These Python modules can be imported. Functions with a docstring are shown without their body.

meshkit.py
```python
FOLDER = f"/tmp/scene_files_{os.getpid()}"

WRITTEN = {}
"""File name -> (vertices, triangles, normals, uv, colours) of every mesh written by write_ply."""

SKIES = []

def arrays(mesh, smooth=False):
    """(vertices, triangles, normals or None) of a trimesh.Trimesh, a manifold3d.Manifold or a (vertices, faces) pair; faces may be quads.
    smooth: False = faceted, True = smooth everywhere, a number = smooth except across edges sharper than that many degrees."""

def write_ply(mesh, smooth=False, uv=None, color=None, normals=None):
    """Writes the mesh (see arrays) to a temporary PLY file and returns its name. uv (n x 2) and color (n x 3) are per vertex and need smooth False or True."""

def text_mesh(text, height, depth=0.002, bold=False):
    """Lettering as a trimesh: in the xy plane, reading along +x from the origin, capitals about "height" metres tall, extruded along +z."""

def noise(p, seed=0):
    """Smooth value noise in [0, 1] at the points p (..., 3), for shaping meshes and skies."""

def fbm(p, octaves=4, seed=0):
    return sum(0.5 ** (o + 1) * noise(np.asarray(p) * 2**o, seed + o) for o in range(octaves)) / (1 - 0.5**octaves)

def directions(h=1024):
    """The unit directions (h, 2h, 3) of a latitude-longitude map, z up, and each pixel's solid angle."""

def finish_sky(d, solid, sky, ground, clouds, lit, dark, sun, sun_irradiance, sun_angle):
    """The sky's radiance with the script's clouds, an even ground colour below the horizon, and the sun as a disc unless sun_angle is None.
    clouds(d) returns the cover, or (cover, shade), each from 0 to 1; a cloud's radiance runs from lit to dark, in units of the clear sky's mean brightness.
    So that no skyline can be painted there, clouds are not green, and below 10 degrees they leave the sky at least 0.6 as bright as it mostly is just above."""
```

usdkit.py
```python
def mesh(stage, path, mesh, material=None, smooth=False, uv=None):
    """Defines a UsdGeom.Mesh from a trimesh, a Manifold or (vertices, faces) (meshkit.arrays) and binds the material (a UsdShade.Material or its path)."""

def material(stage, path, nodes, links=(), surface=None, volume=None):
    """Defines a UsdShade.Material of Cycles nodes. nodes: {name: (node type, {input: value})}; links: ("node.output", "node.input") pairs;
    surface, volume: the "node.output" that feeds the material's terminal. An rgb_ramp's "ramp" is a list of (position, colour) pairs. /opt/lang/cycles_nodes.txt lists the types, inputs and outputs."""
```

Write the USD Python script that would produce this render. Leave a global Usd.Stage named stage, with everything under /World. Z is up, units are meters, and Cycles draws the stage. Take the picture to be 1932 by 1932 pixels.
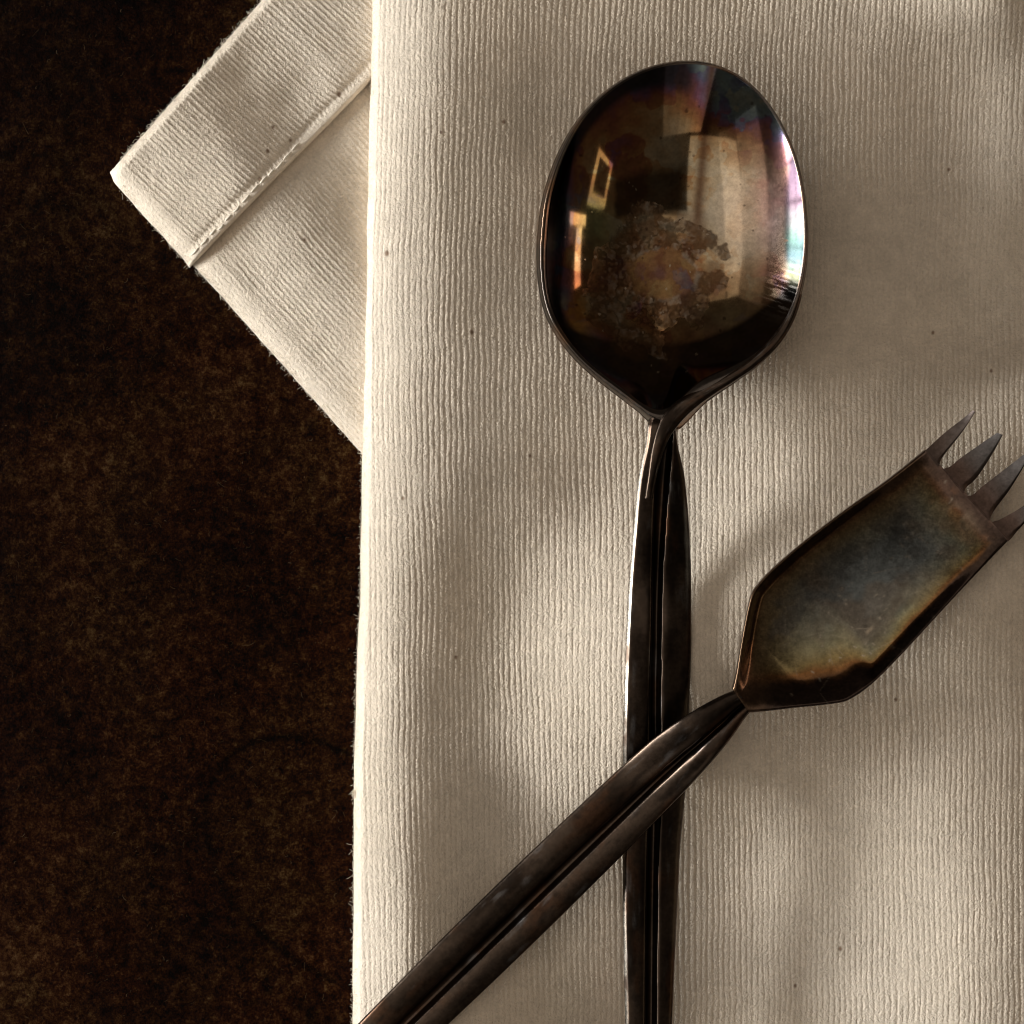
import math
import numpy as np
from scipy.interpolate import PchipInterpolator, CubicSpline, RBFInterpolator
from scipy.ndimage import gaussian_filter
from scipy.spatial import cKDTree
import usdkit, meshkit
from meshkit import fbm, noise
from pxr import Usd, UsdGeom, UsdLux, UsdShade, Gf, Sdf, Vt

stage = Usd.Stage.CreateInMemory()
UsdGeom.SetStageUpAxis(stage, 'Z')
UsdGeom.SetStageMetersPerUnit(stage, 1.0)
UsdGeom.Xform.Define(stage, '/World')
UsdGeom.Scope.Define(stage, '/World/Looks')

# ------------------------------------------------------------------ camera
D = 0.40                       # lens above the table
S = 0.174 / 1932.0             # metres of table per unit of the layout grid (1932 units across)
cam = UsdGeom.Camera.Define(stage, '/World/camera')
cam.CreateFocalLengthAttr(50.0)
cam.CreateHorizontalApertureAttr(50.0 * 0.174 / D)
cam.CreateVerticalApertureAttr(50.0 * 0.174 / D)
cam.CreateClippingRangeAttr((0.01, 20.0))
cam.AddTranslateOp().Set((0, 0, D))
cam.CreateExposureAttr(0.0)

# ------------------------------------------------------------------ light: one low window on the left, dim warm room
usdkit.material(stage, '/World/Looks/room_air', {
    'b': ('background_shader', {'color': (1.0, 0.80, 0.62), 'strength': 0.06})}, surface='b.background')
dome = UsdLux.DomeLight.Define(stage, '/World/room_dome')
UsdShade.MaterialBindingAPI.Apply(dome.GetPrim()).Bind(UsdShade.Material.Get(stage, '/World/Looks/room_air'))


def lamp(name, pos, target, w, h, radiance, color):
    """a rectangular lamp at pos that shines towards target; w runs level, h upright"""
    l = UsdLux.RectLight.Define(stage, '/World/' + name)
    l.CreateWidthAttr(w)
    l.CreateHeightAttr(h)
    l.CreateIntensityAttr(radiance)
    l.CreateColorAttr(Gf.Vec3f(*color))
    p, t = np.array(pos, float), np.array(target, float)
    z = (p - t) / np.linalg.norm(p - t)
    up = np.array([0, 0, 1.0]) if abs(z[2]) < 0.95 else np.array([0, 1.0, 0])
    x = np.cross(up, z); x /= np.linalg.norm(x)
    y = np.cross(z, x)
    m = np.eye(4); m[0, :3], m[1, :3], m[2, :3], m[3, :3] = x, y, z, p
    l.AddTransformOp().Set(Gf.Matrix4d(*m.ravel().tolist()))
    return l


KEY = 76.0
# the window: two rows of four panes with glazing bars between
for i in range(4):
    for j in range(2):
        y = 0.05 + (i - 1.5) * 0.18
        z = 0.125 + j * 0.072
        lamp('window_pane_%d' % (4 * j + i + 1), (-0.95, y, z), (0.0, y, z), 0.165, 0.062, KEY * (1.0 if j == 0 else 0.8), (1.0, 0.99, 0.965))
# fill lamps added in place of a pale curtain above the window, the far wall and the ceiling, and the small lit things at the right of the room
WARM = (1.0, 0.87, 0.74)
for i, rad in enumerate([0.14, 0.28, 0.42, 0.50, 0.46, 0.36, 0.26, 0.17, 0.10]):
    for j in range(2):
        dy = -0.62 + 0.165 * i
        lamp('curtain_glow_%d' % (2 * i + j + 1), (-0.86 + 0.14 * j, dy, 0.62 + 0.30 * j), (0.0, dy, 0.0), 0.17, 0.33, rad * (1.0, 0.72)[j], WARM)
for i, rad in enumerate([0.56, 0.44, 0.33, 0.24, 0.17, 0.12]):
    lamp('far_wall_glow_%d' % (i + 1), (-0.28 + 0.13 * i, -1.2, 0.80), (-0.28 + 0.13 * i, 0.0, 0.45), 0.135, 1.30, rad, WARM)
CEIL = 0.47  # added overhead fill panels; the gap between them reflects as a dark silhouette
for i, (x0, x1, y0, y1) in enumerate([(-1.5, -0.12, -1.0, 1.4), (-0.12, 0.55, 0.05, 1.4)]):
    lamp('ceiling_fill_%d' % (i + 1), ((x0 + x1) / 2, (y0 + y1) / 2, 1.5), ((x0 + x1) / 2, (y0 + y1) / 2, 0), x1 - x0, y1 - y0, CEIL, WARM)
for i, (dy, dz, w, h) in enumerate([(-0.17, 0, 0.06, 0.40), (0.17, 0, 0.06, 0.40), (0, 0.17, 0.28, 0.06), (0, -0.17, 0.28, 0.06)]):
    lamp('doorway_frame_%d' % (i + 1), (1.1, -0.28 + dy, 0.62 + dz), (0, -0.28 + dy, 0.62 + dz), w, h, 1.1, (1.0, 0.86, 0.58))
lamp('small_window', (-0.64, -0.74, 0.19), (0.03, 0.06, 0.015), 0.035, 0.26, 9.0, (0.80, 0.92, 1.0))
lamp('table_lamp_1', (0.95, 0.05, 0.25), (0, 0, 0), 0.07, 0.22, 3.0, (1.0, 0.62, 0.42))
lamp('table_lamp_2', (0.95, 0.22, 0.28), (0, 0.02, 0), 0.26, 0.08, 3.5, (1.0, 0.70, 0.55))


# ------------------------------------------------------------------ helpers
def X(px, z=0.0):
    return (np.asarray(px, float) - 966.0) * S * (D - z) / D


def Y(py, z=0.0):
    return (966.0 - np.asarray(py, float)) * S * (D - z) / D


def P(px, py, z):
    px, py, z = np.broadcast_arrays(np.asarray(px, float), np.asarray(py, float), np.asarray(z, float))
    return np.stack([X(px, z), Y(py, z), z], -1)


def tag(o, label=None, cat=None, group=None, kind=None):
    o = o.GetPrim() if hasattr(o, 'GetPrim') else o
    for k, v in (('label', label), ('category', cat), ('group', group), ('kind', kind)):
        if v:
            o.SetCustomDataByKey(k, v)
    return o


def thing(name):
    return UsdGeom.Xform.Define(stage, '/World/' + name)


def grid_faces(n, m, wrap=False):
    """quads of an n x m vertex grid; wrap closes the second direction"""
    i = np.arange(n * m).reshape(n, m)
    j = np.roll(i, -1, 1) if wrap else i[:, 1:]
    k = i if wrap else i[:, :-1]
    return np.stack([k[:-1].ravel(), j[:-1].ravel(), j[1:].ravel(), k[1:].ravel()], 1)


def mesh(path, v, f, mat, color=None, rough=None, uv=None, smooth=True):
    m = usdkit.mesh(stage, path, (v, f), '/World/Looks/' + mat, smooth=smooth, uv=uv)
    api = UsdGeom.PrimvarsAPI(m.GetPrim())
    if color is not None:
        api.CreatePrimvar('patina', Sdf.ValueTypeNames.Color3fArray, 'vertex').Set(Vt.Vec3fArray.FromNumpy(np.ascontiguousarray(color, np.float32)))
    if rough is not None:
        api.CreatePrimvar('dullness', Sdf.ValueTypeNames.FloatArray, 'vertex').Set(Vt.FloatArray.FromNumpy(np.ascontiguousarray(rough, np.float32)))
    return m


def curves(path, strands, width, mat):
    c = UsdGeom.BasisCurves.Define(stage, path)
    c.CreateTypeAttr('linear')
    c.CreateCurveVertexCountsAttr(Vt.IntArray.FromNumpy(np.array([len(s) for s in strands], np.int32)))
    c.CreatePointsAttr(Vt.Vec3fArray.FromNumpy(np.vstack(strands).astype(np.float32)))
    c.CreateWidthsAttr(Vt.FloatArray.FromNumpy(np.concatenate([np.full(len(s), w) for s, w in zip(strands, np.broadcast_to(width, len(strands)))]).astype(np.float32)))
    c.SetWidthsInterpolation('vertex')
    UsdShade.MaterialBindingAPI.Apply(c.GetPrim()).Bind(UsdShade.Material.Get(stage, '/World/Looks/' + mat))
    return c


def smoothstep(a, b, x):
    t = np.clip((np.asarray(x, float) - a) / (b - a), 0, 1)
    return t * t * (3 - 2 * t)


def n2(x, y, scale, seed=0, octaves=3):
    """fractal noise in [0,1] over layout units"""
    p = np.stack([np.asarray(x, float) / scale, np.asarray(y, float) / scale, np.full(np.shape(x), 0.37 + seed)], -1)
    return fbm(p, octaves, seed)


def mixc(a, b, t):
    a, b = np.asarray(a, float), np.asarray(b, float)
    return a + (b - a) * np.asarray(t)[..., None]


def palette(t, stops):
    at = [s[0] for s in stops]
    return np.stack([np.interp(t, at, [s[1][k] for s in stops]) for k in range(3)], -1)


# ------------------------------------------------------------------ materials
usdkit.material(stage, '/World/Looks/linen', {
    'g': ('geometry', {}),
    'm1': ('mapping', {'scale': (1, 1, 1)}),
    'fine': ('noise_texture', {'scale': 1900, 'detail': 4, 'roughness': 0.7}),
    'r3': ('map_range', {'from_min': 0.3, 'from_max': 0.7, 'to_min': 0.87, 'to_max': 1.09, 'clamp': True}),
    'mul2': ('math', {'math_type': 'multiply'}),
    'slub': ('noise_texture', {'scale': 420, 'detail': 4, 'roughness': 0.62}),
    'tone': ('noise_texture', {'scale': 60, 'detail': 3, 'roughness': 0.5}),
    'col': ('attribute', {'attribute': 'patina'}),
    'r1': ('map_range', {'from_min': 0.3, 'from_max': 0.7, 'to_min': 0.90, 'to_max': 1.06, 'clamp': True}),
    'r2': ('map_range', {'from_min': 0.3, 'from_max': 0.7, 'to_min': 0.93, 'to_max': 1.05, 'clamp': True}),
    'mul': ('math', {'math_type': 'multiply'}),
    'v': ('vector_math', {'math_type': 'scale'}),
    'b': ('bump', {'strength': 1.0, 'distance': 0.00034}),
    'p': ('principled_bsdf', {'roughness': 0.9, 'specular_ior_level': 0.15, 'sheen_weight': 0.12, 'sheen_roughness': 0.5}),
}, [('g.position', 'fine.vector'), ('g.position', 'slub.vector'), ('g.position', 'tone.vector'),
    ('slub.fac', 'r1.value'), ('tone.fac', 'r2.value'), ('r1.result', 'mul.value1'), ('r2.result', 'mul.value2'),
    ('fine.fac', 'r3.value'), ('mul.value', 'mul2.value1'), ('r3.result', 'mul2.value2'),
    ('col.color', 'v.vector1'), ('mul2.value', 'v.scale'), ('v.vector', 'p.base_color'),
    ('fine.fac', 'b.height'), ('b.normal', 'p.normal')], surface='p.BSDF')

usdkit.material(stage, '/World/Looks/linen_thread', {
    'g': ('geometry', {}), 'n': ('noise_texture', {'scale': 3000, 'detail': 2}),
    'r': ('rgb_ramp', {'ramp': [(0.3, (0.62, 0.55, 0.44)), (0.7, (0.84, 0.79, 0.69))]}),
    'p': ('principled_bsdf', {'roughness': 0.85, 'specular_ior_level': 0.2}),
}, [('g.position', 'n.vector'), ('n.fac', 'r.fac'), ('r.color', 'p.base_color')], surface='p.BSDF')

usdkit.material(stage, '/World/Looks/table_finish', {
    'g': ('geometry', {}),
    'big': ('noise_texture', {'scale': 32, 'detail': 3, 'roughness': 0.5}),
    'n1': ('noise_texture', {'scale': 430, 'detail': 7, 'roughness': 0.78}),
    'n2': ('noise_texture', {'scale': 2000, 'detail': 4, 'roughness': 0.75}),
    'mx': ('mix_float', {'fac': 0.42}),
    'mb': ('mix_float', {'fac': 0.22}),
    'r1': ('rgb_ramp', {'ramp': [(0.41, (0.0012, 0.0003, 0.0002)), (0.47, (0.0085, 0.0024, 0.0009)), (0.525, (0.022, 0.0072, 0.0022)), (0.575, (0.050, 0.0240, 0.0080)), (0.65, (0.110, 0.072, 0.033))]}),
    'at': ('attribute', {'attribute': 'patina'}),
    'mm': ('vector_math', {'math_type': 'multiply'}),
    'b': ('bump', {'strength': 1.0, 'distance': 0.00022}),
    'p': ('principled_bsdf', {'roughness': 0.85, 'specular_ior_level': 0.03}),
}, [('g.position', 'big.vector'), ('g.position', 'n1.vector'), ('g.position', 'n2.vector'), ('n1.fac', 'mx.a'), ('n2.fac', 'mx.b'),
    ('mx.result', 'mb.a'), ('big.fac', 'mb.b'), ('mb.result', 'r1.fac'), ('r1.color', 'mm.vector1'), ('at.color', 'mm.vector2'), ('mm.vector', 'p.base_color'), ('n2.fac', 'b.height'), ('b.normal', 'p.normal')], surface='p.BSDF')

usdkit.material(stage, '/World/Looks/felt_fibre', {
    'n': ('noise_texture', {'scale': 300, 'detail': 2}), 'g': ('geometry', {}),
    'r': ('rgb_ramp', {'ramp': [(0.35, (0.02, 0.008, 0.003)), (0.6, (0.060, 0.036, 0.016)), (0.75, (0.15, 0.11, 0.065))]}),
    'p': ('principled_bsdf', {'roughness': 0.9, 'specular_ior_level': 0.1}),
}, [('g.position', 'n.vector'), ('n.fac', 'r.fac'), ('r.color', 'p.base_color')], surface='p.BSDF')


def metal(name, speck=0.25, bump=0.15, scale=1.0, uneven=1.0):
    usdkit.material(stage, '/World/Looks/' + name, {
        'g': ('geometry', {}),
        'c': ('attribute', {'attribute': 'patina'}),
        'd': ('attribute', {'attribute': 'dullness'}),
        'n': ('noise_texture', {'scale': 1500 * scale, 'detail': 5, 'roughness': 0.7}),
        'r': ('map_range', {'from_min': 0.3, 'from_max': 0.7, 'to_min': 1 - speck, 'to_max': 1 + speck, 'clamp': True}),
        'v': ('vector_math', {'math_type': 'scale'}),
        'rr': ('map_range', {'from_min': 0.3, 'from_max': 0.7, 'to_min': -0.02 * uneven, 'to_max': 0.03 * uneven, 'clamp': True}),
        'ra': ('math', {'math_type': 'add', 'use_clamp': True}),
        'b': ('bump', {'strength': bump, 'distance': 0.00003}),
        'p': ('principled_bsdf', {'metallic': 1.0}),
    }, [('g.position', 'n.vector'), ('n.fac', 'r.value'), ('n.fac', 'rr.value'), ('c.color', 'v.vector1'), ('r.result', 'v.scale'),
        ('v.vector', 'p.base_color'), ('d.fac', 'ra.value1'), ('rr.result', 'ra.value2'), ('ra.value', 'p.roughness'),
        ('n.fac', 'b.height'), ('b.normal', 'p.normal')], surface='p.BSDF')


metal('tarnished_bowl', 0.20, 0.015, 1.0, 0.25)
metal('tarnished_fork', 0.30, 0.25)
metal('tarnished_handle', 0.22, 0.12, 0.8)

# ------------------------------------------------------------------ the table: brown felt
xs = np.concatenate([np.linspace(-900, -40, 40), np.arange(-30, 760, 4.0), np.linspace(770, 2900, 60)])
ys = np.concatenate([np.linspace(-900, -40, 40), np.arange(-30, 1970, 5.0), np.linspace(1980, 2900, 40)])
gx, gy = np.meshgrid(xs, ys)


def crease(pts):
    p = np.array(pts, float)
    t = np.linspace(0, 1, len(p))
    c = CubicSpline(t, p)(np.linspace(0, 1, 200))
    return cKDTree(c).query(np.stack([gx.ravel(), gy.ravel()], 1))[0].reshape(gx.shape)


zf = 0.0006 * (n2(gx, gy, 160, 3) - 0.5) + 0.00035 * (n2(gx, gy, 30, 4) - 0.5)
zf -= zf.max()
fv = np.stack([X(gx), Y(gy), zf], -1).reshape(-1, 3)
felt = thing('tabletop')
tag(felt, 'dark mottled brown tabletop with a faint ring mark left of the napkin', 'table', kind='structure')
ring_d = crease([(690, 1440), (610, 1402), (528, 1391), (440, 1422), (390, 1505), (396, 1605), (440, 1706), (550, 1806), (680, 1870)])
ring_s = np.exp(-(ring_d / 7.5) ** 2) * smoothstep(0.22, 0.50, n2(gx, gy, 34, 35, 3)) * (0.65 + 0.35 * smoothstep(420, 520, gx))
drops = smoothstep(0.60, 0.68, n2(gx, gy, 42, 37, 4)) * smoothstep(0.45, 0.65, n2(gx, gy, 170, 38, 2))
tone = (0.45 + 0.45 * smoothstep(100, 900, gx + 0.6 * gy)) * (1 - 0.85 * ring_s) * (1 - 0.6 * drops) * (0.75 + 0.5 * n2(gx, gy, 330, 39, 2))
tcol = tone[..., None] * np.array([1.0, 1.0, 1.0]) * mixc((1.00, 0.84, 0.78), (0.98, 0.99, 0.92), smoothstep(0.38, 0.62, n2(gx, gy, 120, 40, 4)))
mesh('/World/tabletop/table_surface', fv, grid_faces(*gx.shape)[:, ::-1], 'table_finish', color=tcol.reshape(-1, 3))
rng = np.random.default_rng(5)
st = []
k = 0
while k < 2600:
    x, y = rng.uniform(-10, 720), rng.uniform(-10, 1942)
    if rng.random() > 0.15 + 1.3 * float(n2(np.array([x]), np.array([y]), 120, 8)[0]) - 0.25:
        continue
    a, L = rng.uniform(0, 2 * np.pi), rng.gamma(2.0, 0.00024)
    bend = rng.normal(0, 1.1)
    z = rng.uniform(-0.0003, 0.0003)
    q = np.array([X(x), Y(y), z])
    pts = [q]
    for s in range(3):
        q = q + np.array([math.cos(a), math.sin(a), rng.uniform(-0.05, 0.30)]) * L / 3
        a += bend * 0.6
        pts.append(q)
    st.append(np.array(pts))
    k += 1
tag(curves('/World/tabletop/table_lint', st, rng.uniform(0.00002, 0.00006, len(st)), 'felt_fibre'), kind='stuff')

# ------------------------------------------------------------------ the napkin
PITCH = 10.7                                            # one rib of the weave
edge_x = PchipInterpolator([-60, 0, 200, 450, 700, 900, 1100, 1300, 1500, 1700, 1932, 2000], [702, 700, 697, 690, 685, 683, 680, 672, 668, 667, 665, 664])
# how far the cloth leans towards the window, along rows of the panel
rows = {
    0: [(720, 1.6), (760, 1), (850, .2), (1000, 0), (1200, .1), (1400, .1), (1600, .2), (1750, .6), (1850, .6), (1905, -.3)],
    150: [(720, 1.6), (760, 1), (850, -.1), (1000, -.25), (1200, -.15), (1400, -.15), (1550, -.1), (1700, -.15), (1800, .1), (1880, .5)],
    300: [(720, 1.5), (750, .8), (850, -.2), (1000, -.35), (1250, -.2), (1560, -.2), (1700, -.2), (1800, -.2), (1890, .6)],
    450: [(720, 1.3), (750, .6), (850, -.2), (950, -.3), (1250, -.2), (1560, -.2), (1700, -.25), (1800, -.1), (1850, .4), (1890, .5)],
    600: [(720, 1.3), (760, .6), (850, -.1), (950, -.1), (1250, -.1), (1560, -.15), (1650, -.2), (1750, -.1), (1820, .3), (1890, .4)],
    750: [(720, 1.2), (780, .3), (900, -.1), (1050, 0), (1150, .1), (1350, .25), (1450, .35), (1550, .2), (1650, .3), (1750, .5), (1850, .4)],
    900: [(710, 1.2), (770, .5), (900, -.1), (1050, -.1), (1150, .2), (1350, .6), (1450, .5), (1550, .4), (1650, .5), (1800, .3), (1900, 0)],
    1050: [(710, 1.2), (760, .4), (850, -.3), (950, .1), (1050, .5), (1150, .6), (1340, .7), (1420, .6), (1600, .2), (1800, 0), (1900, 0)],
    1200: [(710, 1.1), (760, .1), (850, -.25), (930, 0), (1000, .5), (1100, .9), (1160, .8), (1340, .3), (1500, 0), (1800, .1), (1900, -.1)],
    1350: [(710, 1.1), (750, .25), (800, -.25), (880, -.2), (960, .3), (1050, .6), (1150, .7), (1330, 0), (1450, -.2), (1600, -.2), (1750, 0), (1900, .1)],
    1500: [(700, 1.1), (740, .5), (800, -.2), (900, -.4), (970, 0), (1020, .5), (1150, .5), (1330, 0), (1450, .25), (1600, .75), (1750, .75), (1880, .3)],
    1650: [(700, 1.1), (740, .6), (800, -.1), (870, -.3), (930, .15), (1100, .3), (1330, .3), (1450, .95), (1600, 1.1), (1750, 1.1), (1880, .6)],
    1800: [(700, 1.1), (740, .8), (800, .2), (900, 0), (1000, .1), (1100, .4), (1150, .3), (1330, .5), (1450, 1.0), (1600, 1.15), (1800, 1.2), (1880, .7)],
    1960: [(700, 1.1), (750, .8), (950, .1), (1050, .1), (1150, .1), (1330, .6), (1450, 1.0), (1600, 1.2), (1800, 1.25), (1880, .7)],
}
hx, hy = np.arange(640, 2001, 5.0), np.arange(-60, 2001, 5.0)
rowmat = np.array([np.interp(hx, *np.array(r).T) for r in rows.values()])
lean = PchipInterpolator(list(rows), rowmat)(np.clip(hy, 0, 1960))
HX, HY = np.meshgrid(hx, hy)
lean = gaussian_filter(lean, (7, 3))
lean += 0.30 * (n2(HX, HY * 0.8, 75, 11, 3) - 0.5)
lean += 0.45 * np.exp(-np.maximum(HX - edge_x(HY[:, 0])[:, None], 0) / 42.0)
LEAN = 0.40
start = (hx[None] > edge_x(hy)[:, None])
slope = (LEAN * lean - 0.055) * start
relief = np.cumsum(slope, 1) * 5.0 * S
ramp = np.clip((hx[None] - edge_x(hy)[:, None] - 100) / 1050, 0, 1.2)
total = relief[:, [250]]
relief = relief + ramp * (np.where(total > 0, 0.0065 * np.tanh(total / 0.0065), 0.0045 * np.tanh(total / 0.0050)) - total)
relief = gaussian_filter(relief, (5, 1))
H0 = 0.0058


def relief_at(x, y):
    fx = np.clip((np.asarray(x, float) - 640) / 5, 0, len(hx) - 1.001)
    fy = np.clip((np.asarray(y, float) + 60) / 5, 0, len(hy) - 1.001)
    i, j = fx.astype(int), fy.astype(int)
    u, v = fx - i, fy - j
    r = relief
    return (r[j, i] * (1 - u) + r[j, i + 1] * u) * (1 - v) + (r[j + 1, i] * (1 - u) + r[j + 1, i + 1] * u) * v


def panel_z(x, y):
    """height of the napkin's upper fold"""
    x, y = np.asarray(x, float), np.asarray(y, float)
    d = x - edge_x(y)
    z = H0 + relief_at(x, y)
    z = z - np.where(x > 1904, 0.06 * S * np.maximum(x - 1904, 0), 0) - np.where(x > 1938, 0.00012 * ((np.maximum(x - 1938, 0)) / 4) ** 2, 0)
    z = np.maximum(z, 0.0003)
    return z * np.sqrt(np.clip(1 - np.clip(1 - d / 17.0, 0, 1) ** 2, 0, 1))


def weave(s, y, seed):
    """relief of the ribbed weave (0 to about 1), s across the ribs, y along them"""
    one = np.full(np.shape(s), 0.5)
    w = 1.6 * PITCH * (n2(s, y * 0.35, 130, seed, 3) - 0.5) + 0.45 * PITCH * (n2(s, y * 0.5, 24, seed + 1, 2) - 0.5)
    ph = (s + w) / PITCH
    rib = np.floor(ph)
    jit = 0.24 * (noise(np.stack([rib * 9.1, y / 5.0, one], -1), seed + 2) - 0.5) + 0.16 * (noise(np.stack([rib * 9.1, y / 38.0, one], -1), seed + 4) - 0.5)
    jit = jit + 0.26 * (noise(np.stack([rib * 13.7, y / 240.0, one], -1), seed + 13) - 0.5)
    f = ph - rib - 0.5 + jit
    wide = 0.39 + 0.10 * noise(np.stack([rib * 7.3, y / 45.0, one], -1), seed + 3) + 0.20 * (noise(np.stack([rib * 7.3, y / 5.0, one], -1), seed + 6) - 0.5)
    body = np.clip(1 - np.abs(f / wide) ** 3.0, 0, 1) ** 0.7
    high = 0.68 + 0.32 * noise(np.stack([rib * 5.7, y / 70.0, one], -1), seed + 5) + 0.50 * (noise(np.stack([rib * 3.1, y / 7.0, one], -1), seed + 7) - 0.5)
    pick = 0.5 + 0.5 * np.cos(2 * np.pi * (y / 6.4 + 0.5 * (rib % 2) + 1.2 * noise(np.stack([s / 40, y / 40, one], -1), seed + 9)))
    lint = noise(np.stack([s / 3.0, y / 4.4, one], -1), seed + 11) - 0.5
    soft = 0.55 + 0.45 * smoothstep(0.30, 0.60, n2(s, y, 46, seed + 17, 3))
    return body * (0.62 + (high - 0.62) * soft) * (0.72 + 0.28 * pick) + (1 - body) * (0.42 * np.maximum(pick, 0) ** 1.5 + 0.22 * (1 - soft)) + 0.32 * lint


FLECKS = [(730, 478, 5), (890, 627, 4), (950, 230, 4), (1790, 320, 3), (1760, 628, 3), (1740, 1975, 3), (1690, 1320, 3), (832, 250, 2.5), (1000, 860, 2.5), (1585, 1790, 4), (1500, 1860, 3), (860, 1240, 3), (980, 1745, 3), (505, 285, 4), (515, 240, 3), (548, 265, 3), (640, 178, 5), (575, 452, 3), (490, 338, 4), (330, 188, 3), (760, 940, 3), (1120, 300, 2.5), (905, 420, 2.5), (1870, 700, 3)]


def linen_color(x, y):
    c = np.empty(np.shape(x) + (3,))
    c[:] = (0.83, 0.74, 0.625)
    t = n2(x, y, 300, 21, 2)
    c = mixc(c, c * np.array([0.97, 0.94, 0.88]), t)
    pts = np.stack([np.ravel(x), np.ravel(y)], 1)
    for fx, fy, r in FLECKS:
        d = np.hypot(np.ravel(x) - fx, (np.ravel(y) - fy) * 0.8).reshape(np.shape(x))
        c = mixc(c, (0.20, 0.115, 0.06), 0.85 * smoothstep(r + 1.5, r * 0.4, d))
    sp = smoothstep(0.845, 0.90, noise(np.stack([x / 5.0, y / 7.0, np.full(np.shape(x), 0.5)], -1), 77)) * smoothstep(0.52, 0.62, n2(x, y, 60, 78, 2))
    return mixc(c, (0.36, 0.24, 0.14), 0.5 * sp)


def displaced(base, amount, flip=1.0):
    du = np.gradient(base, axis=1)
    dv = np.gradient(base, axis=0)
    n = np.cross(du, dv)
    n /= np.maximum(np.linalg.norm(n, axis=-1, keepdims=True), 1e-12)
    return base + flip * n * amount[..., None]


napkin = thing('napkin')
tag(napkin, 'folded cream ribbed cotton napkin lying on the dark brown tabletop', 'napkin')
RIB = 0.00015

# upper fold
arc = np.concatenate([17 * (1 - np.cos(np.linspace(0, np.pi / 2, 24)))[:-1], np.arange(17, 1300, 1.30)])
yy = np.arange(-16, 1952, 2.0)
AX, AY = np.meshgrid(arc, yy)
wob = 6.0 * (n2(AY * 0 + 5, AY, 70, 41, 5) - 0.5)
PX = edge_x(AY) + AX + wob * np.exp(-AX / 120)
PZ = panel_z(PX - wob * np.exp(-AX / 120), AY)
base = np.stack([X(PX, PZ), Y(AY, PZ), PZ], -1)
alen = np.cumsum(np.concatenate([np.zeros((len(yy), 1)), np.hypot(np.diff(PX, axis=1), np.diff(PZ, axis=1) / S)], 1), 1)
drift = 12 * np.sin(AY / 420.0) - 0.012 * AY
wv = weave(alen + drift, AY, 100)
v = displaced(base, RIB * (wv - 0.5), -1.0)
mesh('/World/napkin/upper_fold', v.reshape(-1, 3), grid_faces(*AX.shape)[:, ::-1], 'linen', color=linen_color(PX, AY).reshape(-1, 3))

# the corner that sticks out underneath, with its hem
EA, EB, C0 = np.array([0.663, -0.749]), np.array([0.667, 0.745]), np.array([203.0, 330.0])


def quarter(d, r):
    return np.sqrt(np.clip(1 - np.clip(1 - d / r, 0, 1) ** 2, 0, 1))


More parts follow.
